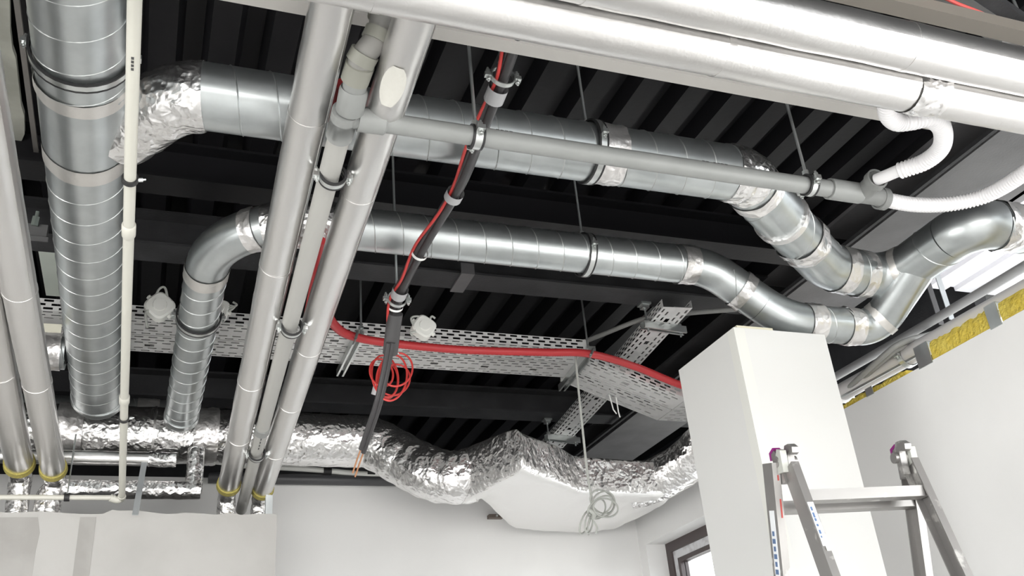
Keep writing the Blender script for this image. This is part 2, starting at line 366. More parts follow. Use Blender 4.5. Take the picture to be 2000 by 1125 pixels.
# ================================================================== spiral ducts
def hanger(ctr, axis, r, ztop, label, group='ring clamps on hanging rods', rubber=True, w=.022, dual=True, rodr=.005, up=None):
    ctr = V(ctr); axis = V(axis).normalized(); t = thing('pipe_clamp', label, 'clamp', ctr, group)
    part('clamp_ring', band(ctr, axis, r + .004, w, .0035), STEEL, t)
    if rubber:
        part('rubber_lining', join(band(ctr - axis * (w / 2 + .003), axis, r + .001, .007, .007), band(ctr + axis * (w / 2 + .003), axis, r + .001, .007, .007)), BLACK, t)
    side = axis.cross(V((0, 0, 1))).normalized()
    for s in (-1, 1):
        c = ctr + side * s * (r + .014)
        part('clamp_ear', join(bar(c - axis * w / 2, c + axis * w / 2, .022, .014, side), hexbolt(c + V((0, 0, .007)), (0, 0, 1), .007, .012), hexbolt(c - V((0, 0, .007)), (0, 0, -1), .007, .010)), STEEL, t)
    top_ = ctr + V((0, 0, r + .006))
    if ztop:
        part('threaded_rod', cyl(top_ + V((0, 0, .01)), V((top_.x, top_.y, ztop)), rodr, 10), ROD, t)
        part('rod_nut', revolve(top_, (0, 0, 1), [(0, .0001), (0, .011), (.02, .011), (.02, .0001)], 6, False), STEEL, t)
    return t
def straight(t, a, b, r, pitch=.115, phase=0, seg=40):
    a = V(a); b = V(b); L = (b - a).length
    s = part('duct_section', tube(lin(a, b, max(2, int(L / .25))), r, seg), GALV, t, 40)
    part('spiral_seam', helix(a, b, r, pitch, .0028 if r < .12 else .0019, phase=phase), GALV2, s, 60)
    return s
def tape(t, c, axis, r, w, m=TAPE, cr=.004, label=None):
    c = V(c); axis = V(axis).normalized()
    return part('foil_tape', tube(lin(c - axis * w / 2, c + axis * w / 2, max(3, int(w / .012))), r + .0035, 48, False, None, cr, 26), m, t, 60, label)
def endcap(t, c, axis, r):
    part('end_cap', revolve(c, axis, [(-.045, r + .0005), (-.045, r + .004), (-.006, r + .004), (0, r + .007), (.006, r + .004), (.008, r - .006), (-.002, r - .012), (-.002, .0001)], 40, False), GALV2, t, 40)
def galv_bend(t, pts, r): return part('elbow', tube(pts, r, 40), GALV, t, 50)
def foil_bend(t, pts, r, cr=.012): 
    P = [];
    for i in range(len(pts) - 1): P += lin(pts[i], pts[i + 1], 4)[:-1]
    return part('foil_wrap', tube(P + [pts[-1]], r, 72, True, None, cr, 22), FOIL, t, 70, 'crumpled foil around the elbow')
HU = EYE + 1.9
# --- the big one on the left
bx, br = -0.302, 0.128
t = thing('spiral_duct', 'large galvanised spiral duct running away at left with capped end', 'duct', (bx, 2.5, HU - br))
ta, tb = W(170, 222, 1.9 - br).y, W(178, 352, 1.9 - br).y
straight(t, (bx + .01, .6, HU), (bx + .003, ta, HU), br, .135, .6)
part('plain_sleeve', tube(lin((bx + .003, ta - .001, HU), (bx, tb, HU), 6), br + .001, 40), GALV, t, 40)
straight(t, (bx, tb, HU), (bx - .012, 4.98, HU), br, .135, .6)
endcap(t, (bx - .012, 4.99, HU), (0, 1, 0), br)
for (px, py, w) in ((170, 222, .055), (178, 352, .075)):
    p = W(px, py, 1.9 - br); tape(t, (bx, p.y, HU), (0, 1, 0), br, w, TAPEM, .002, 'dull foil tape joint')
p = W(165, 170, 1.9 - br)
hanger((bx + .003, p.y, HU), (0, 1, 0), br + .004, ZD, 'ring clamp round the large spiral duct at left')
# branch duct at far left
t = thing('spiral_duct', 'short galvanised branch duct with a foil joint behind the left foil pipes', 'duct', (-.8, 4.44, HU))
straight(t, (-1.9, 4.44, HU), (bx - br - .012, 4.44, HU), .086, .12)
tape(t, (-.52, 4.44, HU), (1, 0, 0), .088, .12, TAPE, .008)
# --- upper duct
r1 = .104; Y1 = 2.40
t = thing('spiral_duct', 'upper galvanised spiral duct with foil elbows, stepping back towards the right wall', 'duct', (1.2, Y1, HU - r1))
fb = bends([(bx + .10, 2.66, HU), (-.02, Y1 + .005, HU), (.35, Y1, HU)], .20, 8)
P = []
for k, pts in fb: P += pts if not P else pts[1:]
fine = []
for i in range(len(P) - 1): fine += lin(P[i], P[i + 1], 6)[:-1]
fine = [q for q in fine if q.x < W(402, 190, 1.9).x]
part('foil_wrap', tube(fine, r1 + .004, 80, True, None, .006, 24), FOIL, t, 70, 'crumpled foil around the elbow')
h1 = 1.86
nodes = [fine[-1] - V((.02, 0, 0)), V((W(1415, 375, 1.9).x, Y1, HU)), V((W(1605, 528, 1.87).x, 2.92, EYE + 1.87)), V((3.10, 2.95, EYE + h1)), V((3.09, 2.44, EYE + h1)), V((3.95, 2.42, EYE + h1))]
bl = bends(nodes, [.20, .30, .135, .12], 12)
sec = [pts for k, pts in bl if k == 's']; ben = [pts for k, pts in bl if k == 'b']
straight(t, sec[0][0], sec[0][1], r1, .118, 1.0)
foil_bend(t, ben[0], r1 + .003, .006)
straight(t, sec[1][0], sec[1][1], r1, .4)
ax = (sec[1][1] - sec[1][0]).normalized()
tape(t, sec[1][0].lerp(sec[1][1], .08), ax, r1, .06); tape(t, sec[1][0].lerp(sec[1][1], .72), ax, r1, .10, TAPE, .009)
fl = sec[1][0].lerp(sec[1][1], .42); part('flange_collar', band(fl, ax, r1, .035, .010), TAPE, t)
galv_bend(t, ben[1], r1)
tape(t, ben[1][-1], (ben[1][-1] - ben[1][-2]), r1, .07, TAPE, .006)
straight(t, sec[2][0], sec[2][1], r1, .115, 2.2)
tape(t, sec[2][1] - V((.03, 0, 0)), (1, 0, 0), r1, .06, TAPE, .005)
galv_bend(t, ben[2], r1)
tape(t, ben[2][9], (ben[2][10] - ben[2][8]), r1, .035, TAPEM, .003)
straight(t, sec[3][0], sec[3][1], r1, .15, .4)
galv_bend(t, ben[3], r1)
straight(t, sec[4][0], sec[4][1], r1, .12, .2)
tape(t, sec[4][0] + V((.05, 0, 0)), (1, -.02, 0), r1, .09, TAPE, .008)
p = W(1195, 345, 1.9 - r1); tape(t, (p.x - .0, Y1, HU), (1, 0, 0), r1, .085, TAPE, .006)
p = W(1160, 345, 1.9 - r1); hanger((p.x, Y1, HU), (1, 0, 0), r1 + .004, ZD, 'ring clamp on the upper spiral duct beside its foil joint')
# --- lower duct
r2 = .0835; Y2 = 3.08; h2 = 1.665
lx = W(385, 600, 1.9).x
nodes = [V((lx - .005, 4.98, EYE + 1.80)), V((lx + .02, Y2, HU)), V((W(1372, 530, 1.9).x, Y2, HU)), V((2.56, Y2, EYE + h2)), V((3.055, Y2, EYE + h2)), V((3.10, 2.74, EYE + 1.855))]
t = thing('spiral_duct', 'lower galvanised spiral duct with a smooth left elbow and capped end, passing over the column', 'duct', (1.2, Y2, HU - r2))
bl = bends(nodes, [.38, .30, .45, .11], 12)
sec = [pts for k, pts in bl if k == 's']; ben = [pts for k, pts in bl if k == 'b']
straight(t, sec[0][1], sec[0][0], r2, .115, .3)
endcap(t, sec[0][0], (sec[0][0] - sec[0][1]), r2)
galv_bend(t, ben[0], r2)
ax0 = (sec[0][1] - sec[0][0]).normalized()
tape(t, sec[0][1] - ax0 * .03, ax0, r2, .075, TAPEM, .003)
tape(t, ben[0][7], ben[0][8] - ben[0][6], r2, .055, TAPE, .004)
foil_bend(t, ben[0][8:] + [ben[0][-1] + V((.10, 0, 0))], r2 + .004, .008)
straight(t, sec[1][0], sec[1][1], r2, .112, 2.0)
tape(t, sec[1][1] - V((.02, 0, 0)), (1, 0, 0), r2, .075, TAPE, .005)
galv_bend(t, ben[1], r2)
straight(t, sec[2][0], sec[2][1], r2, .4)
tape(t, sec[2][0].lerp(sec[2][1], .5), sec[2][1] - sec[2][0], r2, .05, TAPE, .007)
galv_bend(t, ben[2], r2)
tape(t, ben[2][-1], (1, 0, 0), r2, .085, TAPE, .006)
straight(t, sec[3][0], sec[3][1], r2, .115, 2.6)
tape(t, sec[3][1] - V((.05, 0, 0)), (1, 0, 0), r2, .075, TAPE, .006)
galv_bend(t, ben[3], r2)
tape(t, ben[3][9], ben[3][10] - ben[3][8], r2, .035, TAPEM, .003)
part('branch_collar', tube(sec[4], r2, 36), GALV, t, 40)
p = W(1140, 500, 1.9 - .0); hanger((p.x, Y2 + .01, HU), (1, 0, 0), r2 + .004, ZD, 'ring clamp on the middle of the lower spiral duct')
q = sec[0][0].lerp(sec[0][1], .46); pw = W(372, 655, 1.85 - r2)
q = sec[0][0].lerp(sec[0][1], (4.98 - pw.y) / (4.98 - sec[0][1].y)); hanger(q, ax0, r2 + .004, None, 'ring clamp round the capped leg of the lower spiral duct')

# ================================================================== foil covered duct at the bottom
Yf, rf_ = 5.30, .152
hf = EYE + 1.80
t = thing('foil_duct', 'crumpled foil wrapped duct with a sagging bend and a flat plenum along the back wall', 'duct', (1.2, 5.2, hf - rf_))
A0 = V((-1.9, Yf, hf)); A1 = W(690, 868, 1.80); A1.y = Yf; A1.z = hf
part('round_section', tube(lin(A0, A1, 150), rf_, 72, True, lambda s, i: rf_ + .0015 * math.sin(i * .9), .004, 9), FOIL, t, 70)
for px in (140, 400): c = W(px, 855, 1.8); tape(t, (c.x, Yf, hf), (1, 0, 0), rf_ + .004, .13, TAPE, .012)
c = W(300, 855, 1.8); part('duct_seam', band((c.x, Yf, hf), (1, 0, 0), rf_ + .003, .012, .004), FOILS, t)
S = [A1, A1 + V((.10, -.01, -.01)), V((1.36, 5.20, EYE + 1.66)), V((1.47, 5.08, EYE + 1.55)), V((1.58, 4.99, EYE + 1.50)), V((1.70, 4.93, EYE + 1.495))]
part('sagging_bend', tube(smooth_path(S, 14), rf_, 72, True, lambda s, i: .150 + .003 * math.sin(i * .8), .006, 9), FOIL, t, 70)
def loft(secs, n=72, cr=0.0, cs=14):
    vs, fs = [], []
    for (c, ang, hw, hh, e) in secs:
        c = V(c); s = V((math.sin(math.radians(ang)), -math.cos(math.radians(ang)), 0)); u = V((0, 0, 1))
        for k in range(n):
            a = 2 * math.pi * k / n; ca, sa = math.cos(a), math.sin(a)
            x = math.copysign(abs(ca) ** (2 / e), ca) * hw; z = math.copysign(abs(sa) ** (2 / e), sa) * hh
            q = c + s * x + u * z
            if cr: q += (s * ca + u * sa) * (cr * (noise.noise(q * cs) + .6 * abs(noise.noise(q * cs * 2.3))))
            vs.append(q)
    for i in range(len(secs) - 1):
        for k in range(n):
            a = i * n + k; b = i * n + (k + 1) % n; fs.append((a, b, b + n, a + n))
    fs.append(tuple(range(n - 1, -1, -1))); m_ = (len(secs) - 1) * n; fs.append(tuple(range(m_, m_ + n))); return vs, fs
def interp(keys, n):
    out = []
    for i in range(len(keys) - 1):
        a, b = keys[i], keys[i + 1]
        for k in range(n):
            s = k / n; s2 = s * s * (3 - 2 * s)
            out.append((V(a[0]).lerp(V(b[0]), s), *[a[j] + (b[j] - a[j]) * s2 for j in range(1, 5)]))
    out.append((V(keys[-1][0]), *keys[-1][1:])); return out
K = [((1.62, 4.95, EYE + 1.495), 3, .150, .150, 2.0), ((1.76, 4.73, EYE + 1.50), 6, .31, .135, 4), ((2.24, 5.25, EYE + 1.485), 5, .44, .12, 9), ((2.50, 5.32, EYE + 1.485), 4, .47, .118, 9), ((2.80, 5.345, EYE + 1.485), 5, .495, .115, 9), ((2.95, 5.42, EYE + 1.49), 5, .40, .11, 6)]
def split_loft(g):
    up, dn = [], []
    for f in g[1]:
        a, b, c = g[0][f[0]], g[0][f[1]], g[0][f[2]]; n = (b - a).cross(c - a)
        (dn if n.length > 1e-12 and abs(n.normalized().z) > .75 and (a.z + b.z + c.z) / 3 < EYE + 1.45 else up).append(f)
    def sub(fs):
        ids = sorted({i for f in fs for i in f}); mp = {i: k for k, i in enumerate(ids)}; return [g[0][i] for i in ids], [tuple(mp[i] for i in f) for f in fs]
    return sub(up), sub(dn)
gu, gd = split_loft(loft(interp(K, 12), 120, .006, 11))
part('plenum_sides', gu, FOIL, t, 50); part('plenum_underside', gd, FOILP, t, 50, 'flat pale foil underside')
part('outlet', tube(smooth_path([(2.74, 5.08, EYE + 1.48), (2.88, 4.97, EYE + 1.50), (2.99, 4.72, EYE + 1.56), (3.03, 4.35, EYE + 1.66), (3.03, 4.0, EYE + 1.72)], 14), .13, 64, True, None, .008, 12), FOIL, t, 70)
# galvanised duct behind it
t = thing('spiral_duct', 'galvanised duct with foil joints lying behind the foil duct at lower left', 'duct', (-.5, 5.62, EYE + 2.03))
straight(t, (-1.9, 5.60, EYE + 2.03), (.22, 5.60, EYE + 2.03), .085, .11)
for px, w in ((190, .10), (290, .12)): c = W(px, 790, 2.03); tape(t, (c.x, 5.60, EYE + 2.03), (1, 0, 0), .086, w, TAPE, .006)

# ================================================================== foil insulated pipes
def ext(a, b, back): a = V(a); b = V(b); return a - (b - a).normalized() * back
def foil_pipe(p0, p1, r, label, group, seams=(), back=2.2, olive=True, drop=True, m=FOILS):
    p0 = V(p0); p1 = V(p1); s = ext(p0, p1, back); ax = (p1 - s).normalized(); L = (p1 - s).length
    t = thing('insulated_pipe', label, 'pipe', (p0 + p1) / 2 - V((0, 0, r)), group)
    part('foil_jacket', tube(lin(s, p1, int(L / .03)), r, 40, True, None, .0016, 9), m, t, 60)
    for f in seams: part('jacket_seam', band(p0.lerp(p1, f), ax, r + .0005, .02, .0012), m, t)
    sd = ax.cross(V((0, 0, 1))).normalized(); off = sd * (r * .87) + V((0, 0, -r * .5))
    part('lap_strip', bar(s + off, p1 - ax * .02 + off, .014, .002, (off.cross(ax))), m, t)
    if olive:
        part('wool_ring', revolve(p1, ax, [(-.03, r * .9), (-.03, r * 1.12), (.012, r * 1.17), (.014, r * .5), (0, r * .4)], 32), WOOLD, t, 60, 'exposed yellow mineral wool at the pipe end')
        part('bare_pipe', cyl(p1 - ax * .02, p1 + ax * .10, r * .62, 24), GALV, t, 40)
    if drop:
        e = p1 + ax * .09; part('foil_elbow', tube(smooth_path([e - ax * .03, e + ax * .03 + V((0, 0, -.01)), e + ax * .07 + V((0, 0, -.07)), e + ax * .08 + V((0, 0, -.3))], 8), r * .85, 32, True, None, .005, 22), FOIL, t, 70)
    return t
gp = 'foil insulated pipes running away from the camera'
foil_pipe(W(650, 0, 1.63), W(447, 946, 1.45), .054, 'foil insulated pipe left of the grey drain, crossing the whole picture', gp, (.12, .35, .62, .8))
tc_ = foil_pipe(W(805, 50, 1.60), W(513, 955, 1.45), .052, 'bright foil insulated pipe right of the grey drain with a scraped pale patch', gp, (.2, .5, .66, .83))
a_, b_ = W(805, 50, 1.60), W(513, 955, 1.45); dd = (b_ - a_).normalized(); c_ = W(770, 165, 1.55)
c_ = a_ + dd * (c_ - a_).dot(dd)
gpatch = []
sd = dd.cross(V((0, 0, 1))).normalized(); upv = sd.cross(dd)
vs, fs = [], []
for i in range(9):
    hwid = math.sin(math.pi * (i + .5) / 9) ** .5 * .8
    for k in range(7):
        a = math.radians(-105) + (k / 6 - .5) * 2 * hwid * .75; vs.append(c_ + dd * (i * .018 - .07) + (sd * math.cos(a) * 1 + upv * math.sin(a)) * .0545)
for i in range(8):
    for k in range(6): a = i * 7 + k; fs.append((a, a + 1, a + 8, a + 7))
part('scraped_patch', (vs, fs), mat('scraped_foil', (.66, .65, .60), .7, 0, [('noise', 60, .4, .005, one)]), tc_, 60)
foil_pipe(W(7, 400, 1.58), W(104, 915, 1.48), .055, 'foil insulated pipe nearest the large duct at lower left', gp, (.22, .55))
foil_pipe(W(-36, 545, 1.58), W(38, 905, 1.50), .061, 'leftmost foil insulated pipe, cut by the picture edge', gp, (.4,))
# two long pipes across the top right corner
t1 = foil_pipe((0.2, .96 * 1.45, EYE + 1.45), (3.0, .958 * 1.45, EYE + 1.45), .058, 'lower of the two thick foil pipes across the top right corner', 'foil pipes across the top right corner', (.05, .34, .78), 2.6, False, False)
foil_pipe((0.2, .868 * 1.46, EYE + 1.46), (3.0, .868 * 1.46, EYE + 1.46), .058, 'upper of the two thick foil pipes across the top right corner', 'foil pipes across the top right corner', (.2, .5), 2.6, False, False)
# grey wrinkled patch on the lower one
c = W(1808, 172, 1.45); part('wrapped_joint', tube(lin((c.x - .05, .959 * 1.45, EYE + 1.45), (c.x + .045, .959 * 1.45, EYE + 1.45), 10), .0605, 40, False, None, .005, 30), FOIL, t1, 70)
# rails behind the two pipes
single('mounting_rail', cchan((-.6, 1.035 * 1.76, EYE + 1.76), (2.35, 1.035 * 1.76, EYE + 1.76), .045, .045, .003), mat('dull_rail', (.50, .485, .46), .5, .3), 'grey steel rail just below the lower thick foil pipe', 'rail', 'mounting rails behind the thick foil pipes', None)
single('mounting_rail', cchan((0.6, .800 * 1.78, EYE + 1.78), (3.3, .800 * 1.78, EYE + 1.78), .05, .04, .003), mat('brown_rail', (.22, .20, .175), .6, .2), 'brownish steel rail just above the upper thick foil pipe', 'rail', 'mounting rails behind the thick foil pipes', None)
# small foil pipes behind the bulkhead
t = thing('insulated_pipe', 'thin foil pipe below the foil duct at lower left', 'pipe', (-.2, 5.02, EYE + 1.55), 'foil pipes behind the bulkhead')
a = W(120, 893, 1.58); b = W(343, 893, 1.58)
part('foil_jacket', tube(lin((-1.9, a.y, EYE + 1.58), (b.x, a.y, EYE + 1.58), 60), .036, 32, True, None, .002, 14), FOILS, t, 60)
part('foil_tape', tube(lin((b.x - .13, a.y, EYE + 1.58), (b.x + .005, a.y, EYE + 1.58), 12), .038, 32, True, None, .006, 26), FOIL, t, 70)
t = thing('insulated_pipe', 'foil pipe with an elbow rising to the foil duct above the bulkhead', 'pipe', (0, 5.08, EYE + 1.38), 'foil pipes behind the bulkhead')
a = W(150, 955, 1.43); b = W(378, 957, 1.43); yy = 5.08
part('foil_jacket', tube(lin((-.44, yy, EYE + 1.43), (b.x + .035, yy, EYE + 1.43), 40), .046, 36, True, None, .004, 20), FOIL, t, 70)
part('riser', tube(lin((b.x + .0, yy, EYE + 1.42), (b.x + .0, yy + .03, EYE + 1.66), 20), .044, 36, True, None, .004, 22), FOIL, t, 70)
part('foil_elbow', tube(smooth_path([(-.40, yy, EYE + 1.43), (-.47, yy, EYE + 1.42), (-.50, yy, EYE + 1.36), (-.50, yy, EYE + 1.1)], 8), .052, 32, True, None, .006, 20), FOIL, t, 70)

# ================================================================== grey drain and its branch
t = thing('drain_pipe', 'grey plastic drain between two foil pipes with swept fittings at the top', 'pipe', W(560, 600, 1.5))
d0 = W(668, 245, 1.55); d1 = W(474, 985, 1.42); dx = (d1 - d0).normalized()
part('pipe', cyl(d0, d1 + dx * .1, .030, 28), PVCD, t)
for f, rr in ((.0, .036), (.66, .0345)):
    c = d0.lerp(d1, f); part('socket', revolve(c, dx, [(-.03, .03), (-.03, rr), (.03, rr), (.035, .0305)], 28), PVCG, t)
part('printed_line', join(*[bar(d0.lerp(d1, .66 + .012 * i) + V((0, 0, -.0304)), d0.lerp(d1, .667 + .012 * i) + V((0, 0, -.0304)), .005, .001, (1, 0, 0)) for i in range(5)]), DARKP, t, None)
fit = [d0, W(688, 190, 1.565), W(697, 145, 1.585), W(708, 112, 1.60), W(738, 70, 1.64), W(748, 25, 1.70), W(750, -30, 1.78)]
part('tee_body', tube([d0 - dx * -.045, d0 - dx * .06], .036, 28), PVCG, t)
part('swept_elbow', tube(smooth_path(fit[:3], 8), .031, 28), PVCG, t, 60)
part('coupling', revolve(fit[1], fit[2] - fit[1], [(-.045, .034), (-.04, .037), (.02, .037), (.03, .033)], 28, True), PVCG, t)
part('collar', revolve(fit[2], fit[3] - fit[2], [(-.02, .031), (-.02, .036), (.03, .037), (.034, .031)], 28), mat('olive_grey_pvc', (.27, .27, .235), .5), t)
part('upper_elbow', tube(smooth_path(fit[2:], 8), .031, 28), mat('dim_grey_pvc', (.27, .265, .25), .5), t, 60)
for k in (3, 4, 5): part('socket_rim', band(fit[k], (fit[min(k + 1, 6)] - fit[k - 1]), .031, .03, .006), MATS['olive_grey_pvc'], t)
part('red_sealing_sleeve', tube([W(672, 165, 1.66), W(655, 235, 1.66)], .022, 16), REDC, t)
hanger(W(650, 345, 1.53), dx, .031, ZD, 'ring clamp on the upper part of the grey drain', rubber=True, w=.018)
hanger(W(570, 640, 1.49), dx, .031, None, 'ring clamp halfway down the grey drain', w=.018)
hanger(W(502, 887, 1.44), dx, .031, None, 'ring clamp at the lower end of the grey drain', w=.018)
Yg = 1.267 * 1.55; zg = EYE + 1.55; rg = .0275
t = thing('drain_pipe', 'long grey plastic branch pipe ending in a forked fitting with white hoses', 'pipe', (1, Yg, zg - rg))
g0 = V((d0.x + .02, Yg, zg)); g1 = V((W(1650, 372, 1.55).x, Yg, zg))
part('pipe', cyl(g0, g1, rg, 28), PVCG, t)
part('socket', revolve((g0.x + .055, Yg, zg), (1, 0, 0), [(-.04, .028), (-.04, .034), (.03, .034), (.036, .0282)], 28), PVCG, t)
part('printed_line', join(*[bar((g0.x + .33 + .013 * i, Yg - .0215, zg + .0175), (g0.x + .338 + .013 * i, Yg - .0215, zg + .0175), .007, .0015, (0, 1, 1)) for i in range(9) if i not in (3, 4)]), DARKP, t, None)
part('printed_line', join(*[bar((g0.x + 1.05 + .013 * i, Yg - .0215, zg + .0175), (g0.x + 1.058 + .013 * i, Yg - .0215, zg + .0175), .007, .0015, (0, 1, 1)) for i in range(7) if i != 2]), DARKP, t, None)
part('coupling', revolve(g1, (1, 0, 0), [(-.06, .028), (-.06, .034), (.06, .034), (.066, .028)], 28), PVCG, t)
f1 = W(1722, 388, 1.55); f2 = W(1710, 352, 1.55)
part('fork_body', join(tube([g1 + V((.04, 0, 0)), V((f1.x - .03, Yg, zg)), f1 + V((.0, 0, 0))], .031, 28), tube([V((g1.x + .07, Yg, zg)), f2], .029, 28)), mat('fork_grey', (.20, .205, .20), .5), t, 50)
part('fork_rim', band(f1, (1, .05, 0), .031, .025, .006), MATS['fork_grey'], t); part('fork_rim', band(f2, (f2 - V((g1.x + .07, Yg, zg))), .029, .022, .006), MATS['fork_grey'], t)
hanger(W(930, 268, 1.55), (1, 0, 0), rg, ZD, 'ring clamp on the grey branch pipe where the black cables cross', w=.022, rubber=True)
hanger(W(1580, 362, 1.55), (1, 0, 0), rg, ZD, 'ring clamp on the grey branch pipe near the white hoses', w=.018, rubber=True)
# hoses
def hose(pts, r, label, stub=None, pitch=.011):
    P = smooth_path(pts, 24); L = sum((P[i + 1] - P[i]).length for i in range(len(P) - 1)); n = int(L / pitch * 4)
    acc = [0]
    for i in range(len(P) - 1): acc.append(acc[-1] + (P[i + 1] - P[i]).length)
    Q = []; j = 0
    for i in range(n + 1):
        s = L * i / n
        while j < len(acc) - 2 and acc[j + 1] < s: j += 1
        Q.append(P[j].lerp(P[j + 1], (s - acc[j]) / max(1e-9, acc[j + 1] - acc[j])))
    t = thing('corrugated_hose', label, 'hose', pts[0], 'white corrugated drain hoses')
    part('ribbed_tube', tube(Q, r, 22, True, lambda s, i: r * (1.0 + .07 * (1 if i % 4 < 2 else -1))), HOSE, t, 50)
    if stub: part('smooth_stub', cyl(stub[0], stub[1], r * .78, 24), HOSE, t)
    return t
hp = [(1733, 192, 1.47), (1735, 222, 1.47), (1752, 238, 1.475), (1782, 236, 1.48), (1815, 231, 1.49), (1840, 252, 1.50), (1838, 288, 1.51), (1806, 316, 1.52), (1756, 334, 1.53)]
hose([W(*p) for p in hp], .0245, 'white corrugated hose curling up to the thick foil pipe', (W(1765, 329, 1.53), f2 - (f2 - W(1765, 329, 1.53)).normalized() * .004))
hose([W(1727, 390, 1.55), W(1790, 400, 1.545), W(1860, 398, 1.54), W(1930, 380, 1.53), W(2005, 335, 1.51), W(2080, 270, 1.49)], .0235, 'white corrugated hose sweeping out at the right edge')

# ================================================================== cream pipe at left
t = thing('water_pipe', 'thin cream plastic pipe in front of the large duct, turning along the bulkhead top', 'pipe', W(250, 500, 1.45))
w0 = W(263, 0, 1.50); w1 = W(238, 972, 1.345); ws = ext(w0, w1, .6); wx = (w1 - w0).normalized()
part('pipe', cyl(ws, w1, .0155, 20), PVCW, t)
for py in (468, 765): f = 0
for (px, py) in ((260, 468), (247, 768)):
    c = w0 + wx * (W(px, py, 1.43) - w0).dot(wx); part('socket', revolve(c, wx, [(-.035, .016), (-.03, .0195), (.02, .0195), (.03, .016)], 20), PVCW, t)
w2 = V((-2.2, w1.y + .01, w1.z - .012))
part('elbow', tube(smooth_path([w1 - wx * .03, w1, w1 + V((-.02, .01, -.008)), w1.lerp(w2, .026)], 6), .0185, 20), PVCW, t, 60)
part('horizontal_run', cyl(w1.lerp(w2, .014), w2, .0125, 18), PVCW, t)
part('printed_line', join(*[bar(w0 + wx * (.16 + .012 * i) + V((0, -.004, -.0152)), w0 + wx * (.168 + .012 * i) + V((0, -.004, -.0152)), .006, .0015, (1, 0, 0)) for i in range(4)]), DARKP, t, None)
for px, py, lb in ((262, 375, 'small black pipe clip on the cream pipe beside the duct tape joint'), (247, 800, 'small black pipe clip low on the cream pipe')):
    c = w0 + wx * (W(px, py, 1.43) - w0).dot(wx); k = thing('pipe_clip', lb, 'clip', c, 'clips on the cream pipe')
    part('clip_ring', band(c, wx, .016, .016, .005), BLACK, k); part('clip_screw', hexbolt(c + V((.02, 0, 0)), (1, 0, .2), .006, .012), STEEL, k)
c = w1.lerp(w2, .12); k = thing('pipe_clip', 'black pipe clip hung on a thin rod above the bulkhead', 'clip', c, 'clips on the cream pipe')
part('clip_ring', band(c, (w2 - w1), .013, .024, .006), BLACK, k); part('threaded_rod', cyl(c + V((0, 0, .018)), c + V((0, .03, .33)), .004, 8), ROD, k)
single('steel_strip', bar(W(285, 885, 1.62), W(264, 1006, 1.22),   .028, .004, (1, 0, 0)), mat('strip_grey', (.40, .42, .43), .5, .2), 'flat punched steel strip hanging above the bulkhead', 'strip', smooth=None)
single('stud_profile', cchan((BX - .02, BY + .05, 0), (BX - .02, BY + .05, EYE + 1.37), .04, .035, .002, (-1, 0, 0)), GALV, 'galvanised stud rising at the right end of the bulkhead', 'stud', smooth=None)

# ================================================================== black cable bundle
t = thing('cable_bundle', 'black cable bundle with a red cable hanging down to bare copper ends', 'cable', W(775, 590, 1.65))
bp = [(1040, -40, 1.80), (1012, 60, 1.79), (982, 150, 1.775), (935, 265, 1.735), (893, 370, 1.72), (825, 485, 1.69), (785, 560, 1.66), (770, 610, 1.62), (762, 690, 1.50)]
bw = smooth_path([W(*p) for p in bp], 10)
for k, (ox, oz, rr) in enumerate(((-.010, .006, .0135), (.011, .007, .0135), (.001, -.010, .0135), (0, .014, .012))):
    part('black_cable', tube([q + V((ox + .002 * math.sin(i * .21 + k), 0, oz)) for i, q in enumerate(bw)], rr, 12), CABLE, t, 60)
tail = smooth_path([W(*p) for p in ((763, 670, 1.515), (752, 730, 1.42), (738, 790, 1.32), (718, 850, 1.23), (706, 885, 1.18))], 8)
for k, (ox, oz) in enumerate(((-.008, .0), (.008, .003))):
    tl = tail if k else tail[:-2]
    part('black_tail', tube([q + V((ox, 0, oz)) for q in tl], .0105, 12), CABLE, t, 60)
    e = tl[-1] + V((ox, 0, oz)); d_ = (tl[-1] - tl[-2]).normalized()
    part('bare_wire', tube([e - d_ * .01, e + d_ * .05 + V((-.004, 0, -.01)), e + d_ * .09 + V((-.01, 0, -.03))], .0035, 8), COPPER, t)
rw = [q + V((-.024 + .006 * math.sin(i * .35), -.006, -.004 + .006 * math.cos(i * .5))) for i, q in enumerate(bw)]
part('red_cable', tube(rw, .0055, 10), RED, t, 60)
# sleeve on the thick lower part
part('sleeve', tube([W(772, 612, 1.615), W(768, 640, 1.575), W(762, 690, 1.50)], .030, 20), mat('grey_black_sleeve', (.065, .063, .065), .45), t, 60)
for (px, py, h, m_, w_) in ((972, 183, 1.765, GTAPE, .05), (888, 385, 1.715, GTAPE, .035), (822, 490, 1.69, ZIP, .014), (783, 570, 1.655, GTAPE, .045), (772, 597, 1.635, ZIP, .01)):
    c = W(px, py, h); j = min(range(len(bw)), key=lambda i: (bw[i] - c).length); part('tape_wrap' if m_ is GTAPE else 'zip_tie', tube([bw[j] - (bw[min(j + 1, len(bw) - 1)] - bw[j - 1]).normalized() * w_ / 2, bw[j] + (bw[min(j + 1, len(bw) - 1)] - bw[j - 1]).normalized() * w_ / 2], .0305, 20, False), m_, t)
def near(px, py, h):
    c = W(px, py, h); j = min(range(1, len(bw) - 1), key=lambda i: (bw[i] - c).length); return bw[j], bw[j + 1] - bw[j - 1]
for (px, py, h, lb) in ((982, 155, 1.77, 'open ring clamp holding the black cables near the top rail'), (775, 588, 1.64, 'open ring clamp holding the black cables above the red loops')):
    c, a = near(px, py, h); hanger(c, a, .030, ZD, lb, rubber=False, w=.014)
